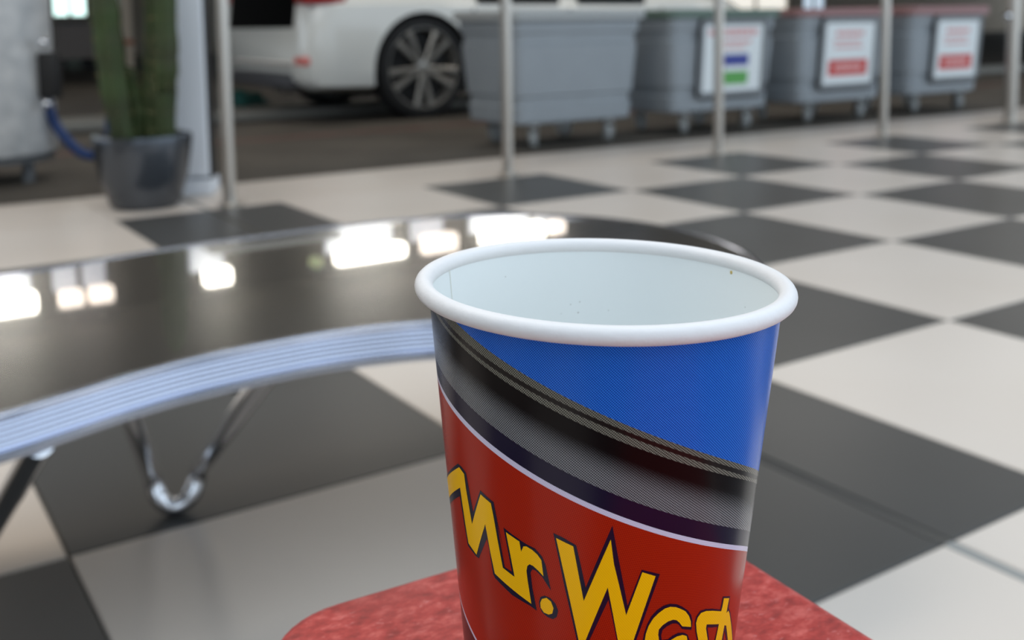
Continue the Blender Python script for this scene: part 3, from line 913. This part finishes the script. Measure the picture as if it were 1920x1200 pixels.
# ---------------------------------------------------------------- paper cup
ART = {"curves":{"1":[[-144.45,2.88],[-140.45,3.74],[-136.28,5.65],[-130.49,7.31],[-125.61,8.69],[-115.83,10.45],[-108.82,12.28],[-102.06,14.55],[-96.31,16.81],[-87.8,19.94],[-78.95,22.28],[-69.19,25.07],[-57.73,28.37],[-45.83,32.21],[-16.34,41.76]],"2":[[-150.25,3.94],[-142.22,6.09],[-134.36,8.54],[-127.49,9.92],[-122.42,11.17],[-115.92,12.21],[-108.86,14.14],[-102.06,16.29],[-96.28,18.33],[-87.73,21.35],[-78.84,23.59],[-69.12,26.33],[-57.46,29.75],[-45.38,33.67],[-19.35,41.98]],"3":[[-155.12,4.0],[-150.0,5.72],[-142.41,7.09],[-134.45,9.27],[-129.19,10.66],[-122.5,12.24],[-115.99,13.74],[-108.89,15.67],[-102.06,17.46],[-96.26,19.26],[-87.71,21.82],[-78.77,24.42],[-68.98,27.42],[-57.21,31.01],[-45.01,34.86],[-19.34,42.9]],"4":[[-157.7,4.38],[-150.96,6.51],[-142.62,8.21],[-134.6,10.37],[-127.67,11.72],[-122.58,13.32],[-116.07,15.39],[-108.93,17.31],[-102.06,18.98],[-96.22,20.9],[-87.6,23.82],[-78.62,26.21],[-68.79,28.88],[-56.96,32.27],[-44.63,36.06],[-18.79,44.1]],"5":[[-161.18,17.14],[-156.95,18.07],[-150.77,19.44],[-145.08,20.3],[-138.08,22.39],[-133.97,23.03],[-124.89,25.13],[-116.67,27.23],[-109.22,29.55],[-102.04,31.66],[-95.94,33.72],[-85.09,36.26],[-73.44,39.57],[-59.83,43.25],[-47.45,47.0],[-19.73,55.55]],"6":[[-174.13,20.64],[-167.76,20.45],[-157.46,21.98],[-147.37,24.53],[-143.2,26.07],[-134.65,28.06],[-125.31,29.93],[-116.93,32.09],[-109.33,33.9],[-100.2,36.23],[-91.66,38.67],[-84.28,41.02],[-76.36,43.13],[-67.92,45.44],[-58.23,48.01],[-45.6,51.48],[-16.34,60.37]],"7":[[-174.11,21.42],[-169.43,22.01],[-157.98,23.24],[-147.66,25.72],[-143.44,27.24],[-134.83,29.33],[-125.43,31.29],[-117.0,33.44],[-109.36,35.35],[-100.19,37.69],[-91.61,39.88],[-84.21,42.12],[-76.25,44.24],[-67.75,46.65],[-58.0,49.17],[-45.17,52.86],[-16.37,61.54]],"8":[[-170.94,71.17],[-163.13,70.75],[-157.03,71.98],[-152.79,73.82],[-148.07,75.79],[-143.63,77.87]],"9":[[-174.13,72.76],[-165.53,72.9],[-155.21,74.87],[-149.79,77.4],[-146.03,78.62]]},"polys":{"M_y":[[-170.7,45.15],[-151.48,38.0],[-148.1,38.72],[-147.71,42.01],[-145.5,50.07],[-138.85,41.26],[-133.93,42.21],[-133.08,45.16],[-131.88,50.14],[-133.14,45.59],[-130.23,56.64],[-125.2,57.71],[-127.85,47.68],[-122.51,48.8],[-121.99,51.1],[-121.02,49.67],[-119.81,49.45],[-117.67,49.91],[-115.75,50.74],[-114.45,51.79],[-113.87,55.47],[-115.62,54.48],[-117.56,53.65],[-118.89,53.47],[-119.78,54.05],[-120.21,55.28],[-119.86,57.75],[-118.81,62.86],[-134.36,59.03],[-135.9,54.29],[-137.47,48.31],[-137.51,48.0],[-144.22,57.14],[-149.44,55.81],[-150.63,51.6],[-152.35,43.14],[-172.39,50.53]],"M_n":[[-171.98,44.85],[-152.35,37.38],[-149.64,37.42],[-146.77,38.17],[-145.98,40.93],[-144.21,46.84],[-138.93,40.34],[-132.63,41.71],[-131.39,46.24],[-129.65,51.75],[-131.8,46.34],[-129.38,56.34],[-126.31,56.72],[-128.91,46.85],[-121.97,48.49],[-119.61,49.0],[-116.66,49.43],[-114.15,50.91],[-112.96,52.82],[-111.25,58.55],[-114.37,55.75],[-116.61,54.65],[-117.94,54.56],[-118.67,55.42],[-118.21,58.93],[-116.8,64.2],[-119.55,63.43],[-126.88,62.39],[-134.52,60.15],[-135.33,59.49],[-136.64,53.2],[-137.28,51.44],[-142.94,57.65],[-144.63,57.69],[-150.35,56.62],[-151.8,51.94],[-153.48,45.5],[-169.93,51.14]],"dot_y":[[-115.33,62.03],[-114.61,60.96],[-112.94,60.45],[-111.34,61.1],[-110.48,62.57],[-110.95,63.91],[-112.27,64.36],[-114.09,64.13],[-115.22,63.18]],"dot_n":[[-115.83,61.9],[-115.26,60.64],[-113.74,60.08],[-111.63,60.29],[-109.74,61.41],[-108.82,62.98],[-109.34,64.54],[-110.83,65.27],[-112.79,65.03],[-114.76,64.24],[-115.65,63.04]],"W_y":[[-109.12,45.9],[-103.44,47.23],[-101.66,53.68],[-99.9,59.76],[-91.39,45.03],[-90.14,50.67],[-85.37,62.78],[-80.55,52.82],[-75.84,54.06],[-82.36,68.85],[-85.78,75.35],[-87.92,68.69],[-90.32,61.23],[-91.94,56.18],[-99.03,68.8],[-100.91,71.53],[-101.61,69.23],[-105.65,56.81]],"W_n":[[-110.09,44.88],[-107.14,45.45],[-102.47,46.92],[-101.34,50.23],[-99.28,56.6],[-95.89,50.59],[-90.99,41.88],[-88.96,48.62],[-85.01,60.58],[-80.76,52.24],[-74.29,53.74],[-81.3,68.9],[-85.28,77.5],[-88.26,68.69],[-90.25,62.85],[-91.57,59.16],[-97.83,68.95],[-100.82,73.89],[-102.3,69.29],[-106.5,56.9]],"a_y":[[-72.85,69.6],[-72.62,71.5],[-78.07,70.99],[-78.25,69.1],[-77.99,67.51],[-77.14,65.71],[-75.67,64.11],[-73.73,62.97],[-71.52,62.15],[-69.4,61.98],[-67.14,62.38],[-64.98,63.16],[-62.97,64.02],[-61.28,65.38],[-60.12,66.93],[-59.72,68.35],[-63.81,67.49],[-65.17,66.34],[-66.43,65.61],[-67.84,65.27],[-69.81,65.41],[-71.88,66.09],[-73.26,67.01],[-73.34,68.2]],"a_y2":[[-60.79,71.39],[-60.42,73.36],[-67.98,72.1],[-68.26,70.17],[-65.58,69.63],[-63.2,69.68],[-61.37,70.27]],"a_n":[[-78.97,69.04],[-78.6,67.47],[-77.78,65.4],[-76.34,63.52],[-74.43,62.24],[-72.03,61.43],[-69.71,61.24],[-66.79,61.76],[-64.36,62.73],[-61.75,64.09],[-60.15,65.45],[-59.19,67.11],[-59.3,69.17],[-63.69,68.18],[-65.32,66.85],[-66.31,66.43],[-67.93,66.2],[-70.09,66.58],[-71.73,67.31],[-72.13,68.47],[-71.76,69.72],[-69.21,69.84],[-67.49,69.21],[-65.23,68.88],[-62.79,69.21],[-60.92,70.02],[-59.73,71.59],[-59.18,73.74],[-78.88,71.06]],"s_y":[[-55.38,72.48],[-56.75,70.02],[-57.48,67.84],[-56.95,66.6],[-55.5,65.82],[-52.95,65.9],[-49.12,66.72],[-43.49,68.27],[-42.93,67.19],[-42.66,65.29],[-38.3,66.47],[-38.73,68.07],[-39.05,69.9],[-37.52,69.78],[-36.05,70.9],[-33.03,74.16],[-30.33,77.09],[-27.26,80.32],[-24.81,83.11],[-32.54,80.59],[-33.88,78.21],[-37.73,73.44],[-39.34,72.84],[-40.05,76.37],[-39.13,78.58],[-44.16,77.15],[-44.88,75.03],[-43.93,71.3],[-51.78,69.41],[-51.89,70.41],[-50.02,73.71],[-49.45,75.77],[-54.92,74.49]],"s_n":[[-55.97,72.35],[-57.32,69.9],[-58.03,67.73],[-57.67,66.33],[-55.91,65.2],[-53.08,65.4],[-49.26,66.21],[-44.05,67.71],[-43.44,64.68],[-37.51,66.22],[-37.35,69.14],[-34.95,71.08],[-31.59,74.6],[-25.47,80.91],[-22.28,83.97],[-33.93,80.15],[-35.16,77.82],[-38.57,74.44],[-38.54,76.81],[-37.55,79.05],[-44.77,76.99],[-45.47,74.87],[-44.46,71.91],[-50.91,70.43],[-49.16,73.92],[-48.57,75.99],[-55.52,74.36]]},"marks":[[31.27,1.96],[94.76,17.97],[94.12,15.02],[21.53,9.35],[101.78,18.12],[82.5,17.24],[125.4,6.55],[97.8,15.72],[156.03,-1.0],[157.5,7.53]]}
CX, CY, CZ = 0.02132846, 0.24811581, 0.59537469
RT, RW, RK, LX, LZ = 0.00164824, 0.04174027, 0.09999953, -0.02305547, 0.02460516
DEP = CZ - RZ - 0.0002                              # cup depth from rim centre line to its foot
cup = thing('paper_cup', 'printed paper cup standing empty on the red bench board', 'cup', (CX, CY, RZ + 0.0002), 0)
def cw(theta, dmm, off=0.0):
    d = dmm / 1000
    r = RW - RK * d + off
    a = math.radians(theta)
    x = LX * d + r * math.cos(a)
    k = 1.0 if dmm < 88 else max(0.0, 1 - (dmm - 88) / (DEP * 1000 - 88))
    return Vector((x, r * math.sin(a), DEP - d - LZ * x * k))
def interp(pts, x):
    if x <= pts[0][0]:
        s = (pts[1][1] - pts[0][1]) / (pts[1][0] - pts[0][0])
        return pts[0][1] + s * (x - pts[0][0])
    for (x0, y0), (x1, y1) in zip(pts, pts[1:]):
        if x <= x1:
            return y0 + (y1 - y0) * (x - x0) / (x1 - x0)
    return pts[-1][1]
def fit(pts, lo=None):
    # least-squares cubic in theta to smooth the traced curve
    import numpy as np
    x = np.array([p[0] for p in pts]); y = np.array([p[1] for p in pts])
    return np.poly1d(np.polyfit(x, y, 4))
def halftone(name, c_lo, c_hi, pitch, ang, grad=False, rough=0.24, contrast=1.0):
    m = bpy.data.materials.new(name)
    m.use_nodes = True
    n, l = m.node_tree.nodes, m.node_tree.links
    b = n['Principled BSDF']
    b.inputs['Roughness'].default_value = rough
    b.inputs['Specular IOR Level'].default_value = 0.20
    b.inputs['Coat Weight'].default_value = 0.0
    b.inputs['Coat Roughness'].default_value = 0.12
    uv = n.new('ShaderNodeUVMap'); uv.uv_map = 'surface'
    mp = n.new('ShaderNodeMapping')
    mp.inputs['Rotation'].default_value = (0, 0, ang)
    k = 2 * pi / pitch
    mp.inputs['Scale'].default_value = (k, k, k)
    l.new(uv.outputs[0], mp.inputs['Vector'])
    sp = n.new('ShaderNodeSeparateXYZ'); l.new(mp.outputs[0], sp.inputs[0])
    sn = []
    for a in (0, 1):
        q_ = n.new('ShaderNodeMath'); q_.operation = 'SINE'; l.new(sp.outputs[a], q_.inputs[0]); sn.append(q_)
    ad = n.new('ShaderNodeMath'); ad.operation = 'ADD'
    l.new(sn[0].outputs[0], ad.inputs[0]); l.new(sn[1].outputs[0], ad.inputs[1])
    mr = n.new('ShaderNodeMapRange'); mr.interpolation_type = 'SMOOTHSTEP'
    mr.inputs['From Min'].default_value = -1.1 / contrast; mr.inputs['From Max'].default_value = 1.4 / contrast
    l.new(ad.outputs[0], mr.inputs['Value'])
    mx = n.new('ShaderNodeMix'); mx.data_type = 'RGBA'
    mx.inputs[6].default_value = lin(c_lo); mx.inputs[7].default_value = lin(c_hi)
    if grad:
        gv = n.new('ShaderNodeUVMap'); gv.uv_map = 'band'
        s2 = n.new('ShaderNodeSeparateXYZ'); l.new(gv.outputs[0], s2.inputs[0])
        gr = n.new('ShaderNodeMapRange'); gr.interpolation_type = 'SMOOTHSTEP'
        gr.inputs['From Min'].default_value = 0.26; gr.inputs['From Max'].default_value = 0.80
        l.new(s2.outputs[1], gr.inputs['Value'])
        mu = n.new('ShaderNodeMath'); mu.operation = 'MULTIPLY'
        l.new(mr.outputs[0], mu.inputs[0]); l.new(gr.outputs[0], mu.inputs[1])
        l.new(mu.outputs[0], mx.inputs[0])
        m3 = n.new('ShaderNodeMix'); m3.data_type = 'RGBA'
        m3.inputs[6].default_value = lin((10, 2, 3)); m3.inputs[7].default_value = lin(c_lo)
        l.new(gr.outputs[0], m3.inputs[0]); l.new(m3.outputs[2], mx.inputs[6])
    else:
        l.new(mr.outputs[0], mx.inputs[0])
    l.new(mx.outputs[2], b.inputs['Base Color'])
    return m
blue_p = halftone('printed_blue', (0, 46, 146), (54, 134, 236), 0.00042, 0.7, contrast=1.7)
khaki_p = halftone('printed_khaki', (20, 18, 14), (142, 138, 124), 0.00042, 0.62, contrast=1.7)
gap_p = mat('printed_brown_black', (20, 8, 6), rough=0.24, spec=0.35)
grey_p = halftone('printed_grey_fade', (36, 34, 35), (150, 150, 152), 0.00042, 0.62, grad=True, contrast=1.7)
navy_p = mat('printed_navy', (18, 6, 40), rough=0.24, spec=0.35)
white_p = halftone('printed_lilac_white', (200, 192, 214), (226, 222, 240), 0.00036, 0.35)
red_p = halftone('printed_red', (148, 20, 2), (184, 44, 14), 0.00040, 0.2)
maroon_p = mat('printed_maroon', (34, 6, 18), rough=0.24, spec=0.35)
yellow_p = halftone('printed_yellow', (250, 178, 0), (255, 206, 10), 0.0004, 0.8)
inner_m = mat('cup_inner_paper', (230, 234, 233), rough=0.42)
rim_m = mat('cup_rim_paper', (230, 227, 226), rough=0.45, bump=0.05, bscale=300)

import numpy as np
F = {int(k): fit(v) for k, v in ART['curves'].items()}
TH0, TH1 = -172.0, -16.0
def cval(k, t):
    te = min(max(t, TH0), -12.0)
    f = F[k]
    y = float(f(te))
    if t < TH0:
        y += (t - TH0) * 0.12
    if t > -12.0:
        y += (t + 12.0) * 0.30
    return y
def cval8(k, t):
    pts = ART['curves'][str(k)]
    return 0
bm = bmesh.new()
uvs = bm.loops.layers.uv.new('surface')
uvb = bm.loops.layers.uv.new('band')
mats = [blue_p, khaki_p, gap_p, khaki_p, grey_p, navy_p, white_p, red_p, white_p, maroon_p]
bottom = DEP * 1000
NT = 288
cols_ = []
for k in range(NT + 1):
    t = -180 + 360 * k / NT + 0.0
    ds = [1.0]
    for c_ in range(1, 8):
        ds.append(cval(c_, t))
    # lower lilac line, dropping away to the right
    te = t if t < 100 else t - 360
    d8 = 75.2 + 0.205 * (te + 170) + 0.0016 * max(0, te + 170) ** 2
    ds.append(d8)
    ds.append(d8 + 0.9)
    ds.append(bottom)
    for i in range(1, len(ds)):
        ds[i] = min(max(ds[i], ds[i - 1] + (0.02 if 1 <= i <= 4 else 0.0)), bottom)
    ds[-1] = bottom
    vs = [bm.verts.new(cw(t, d)) for d in ds]
    cols_.append((t, ds, vs))
for (t0, d0, a), (t1, d1, c) in zip(cols_, cols_[1:]):
    for i in range(len(d0) - 1):
        if d0[i + 1] - d0[i] < 1e-4 and d1[i + 1] - d1[i] < 1e-4:
            continue
        f = bm.faces.new((a[i], a[i + 1], c[i + 1], c[i]))
        f.material_index = i
        for lp, (tt, dd, bv) in zip(f.loops, ((t0, d0[i], 0), (t0, d0[i + 1], 1), (t1, d1[i + 1], 1), (t1, d1[i], 0))):
            lp[uvs].uv = (math.radians(tt) * (RW - RK * dd / 1000), -dd / 1000)
            lp[uvb].uv = (0, bv)
bmesh.ops.remove_doubles(bm, verts=bm.verts[:], dist=1e-6)
me = bpy.data.meshes.new('cup_sleeve')
bm.to_mesh(me); bm.free()
me.shade_smooth()
link('cup_sleeve', me, mats, cup)

# lettering: flat print conforming to the sleeve
def decal(name, pts, off, m, parent):
    b_ = bmesh.new()
    vs = [b_.verts.new((p[0], p[1] * 2.0, 0)) for p in pts]
    es = [b_.edges.new((vs[i], vs[(i + 1) % len(vs)])) for i in range(len(vs))]
    bmesh.ops.triangle_fill(b_, use_beauty=True, edges=es)
    x0, x1 = min(p[0] for p in pts), max(p[0] for p in pts)
    x = math.ceil(x0 / 2) * 2
    while x < x1:
        bmesh.ops.bisect_plane(b_, geom=b_.verts[:] + b_.edges[:] + b_.faces[:], dist=1e-5, plane_co=(x, 0, 0), plane_no=(1, 0, 0))
        x += 2
    uvs = b_.loops.layers.uv.new('surface')
    for f in b_.faces:
        for lp in f.loops:
            tt, dd = lp.vert.co.x, lp.vert.co.y / 2
            lp[uvs].uv = (math.radians(tt) * (RW - RK * dd / 1000), -dd / 1000)
    for v in b_.verts:
        v.co = cw(v.co.x, v.co.y / 2, off)
    for f in b_.faces:
        f.normal_update()
        if f.normal.dot(Vector((f.calc_center_median().x, f.calc_center_median().y, 0))) < 0:
            f.normal_flip()
    me = bpy.data.meshes.new(name)
    b_.to_mesh(me); b_.free()
    me.shade_smooth()
    return link(name, me, m, parent)
PL = ART['polys']
my, mn = PL['M_y'], PL['M_n']
# the first stroke wraps on round the left side of the cup
my[0] = [-171.0, 46.0]; my[-1] = [-171.0, 51.0]
my.insert(0, [-192.0, 50.5]); my.append([-192.0, 55.5])
mn[0] = [-171.0, 45.4]; mn[-1] = [-171.0, 52.6]
mn.insert(0, [-192.6, 49.8]); mn.append([-192.6, 57.0])
for nm, y_, n_ in (('letter_m_r', ['M_y'], 'M_n'), ('full_stop', ['dot_y'], 'dot_n'), ('letter_w', ['W_y'], 'W_n'), ('letter_a', ['a_y', 'a_y2'], 'a_n'), ('letter_s_h', ['s_y'], 's_n')):
    base = decal(nm, PL[n_], 0.00005, navy_p, cup)
    for q_ in y_:
        decal('yellow_fill', PL[q_], 0.00010, yellow_p, base)

# rolled rim
bm = bmesh.new()
rt = RT
ra, rv = 0.00215, 0.0021
RC = 0.04495 - ra
ring = []
for k in range(160):
    a = 2 * pi * k / 160
    ring.append([bm.verts.new(((RC + ra * math.cos(b)) * math.cos(a), (RC + ra * math.cos(b)) * math.sin(a), DEP + 0.00015 + rv * math.sin(b) - LZ * (RC + ra * math.cos(b)) * math.cos(a))) for b in [2 * pi * s / 20 for s in range(20)]])
for k in range(160):
    a, c = ring[k], ring[(k + 1) % 160]
    for s in range(20):
        bm.faces.new((a[s], c[s], c[(s + 1) % 20], a[(s + 1) % 20]))
fin('rolled_rim', bm, rim_m, cup, ang=80)
# inside wall and floor
bm = bmesh.new()
prof_i = [(0.0, 1.2)] + [(0.6, 1.2)]
rings = []
for d, off in ((-0.9, -0.0002), (0.5, -0.0004), (2, -0.0006), (bottom - 9, -0.0006), (bottom - 7, -0.0016)):
    rings.append([bm.verts.new(cw(360 * k / 128, d, off)) for k in range(128)])
ctr = bm.verts.new(cw(0, bottom - 7, -(RW - RK * (bottom - 7) / 1000)))
for a, c in zip(rings, rings[1:]):
    for k in range(128):
        bm.faces.new((a[k], c[k], c[(k + 1) % 128], a[(k + 1) % 128]))
for k in range(128):
    bm.faces.new((rings[-1][k], ctr, rings[-1][(k + 1) % 128]))
me = bpy.data.meshes.new('inner_wall')
bm.to_mesh(me); bm.free(); me.shade_smooth()
link('inner_wall', me, inner_m, cup)
# overlap seam inside, and dried specks
seam_m = mat('seam_edge_paper', (214, 210, 188), rough=0.5)
bm = bmesh.new()
s0 = ART['marks'][8][0] + 0.6
vs = [bm.verts.new(cw(s0 + a, d, -0.00072)) for d in (0.5, bottom - 8) for a in (0, 0.22)]
bm.faces.new((vs[0], vs[1], vs[3], vs[2]))
fin('inner_seam', bm, seam_m, cup, sm=False)
for k, (mk, r_, m_) in enumerate(zip(ART['marks'][:8], (0.00048, 0.0002, 0.00016, 0.00016, 0.00012, 0.00012, 0.00014, 0.00014), [mat('dried_yellow_drop', (196, 172, 96), rough=0.4)] + [mat('coffee_speck', (128, 122, 108), rough=0.6)] * 7)):
    bm = bmesh.new()
    bmesh.ops.create_icosphere(bm, subdivisions=2, radius=1)
    cpt = cw(mk[0], mk[1], -0.0006)
    rd = Vector((cpt.x, cpt.y, 0)).normalized()
    tg = Vector((-rd.y, rd.x, 0))
    for v in bm.verts:
        c_ = v.co.copy()
        v.co = cpt + rd * c_.x * r_ * 0.35 + tg * c_.y * r_ + Vector((0, 0, c_.z * r_ * (1.1 if k == 0 else 0.8)))
    fin('dried_drop' if k == 0 else 'speck', bm, m_, cup, ang=90)
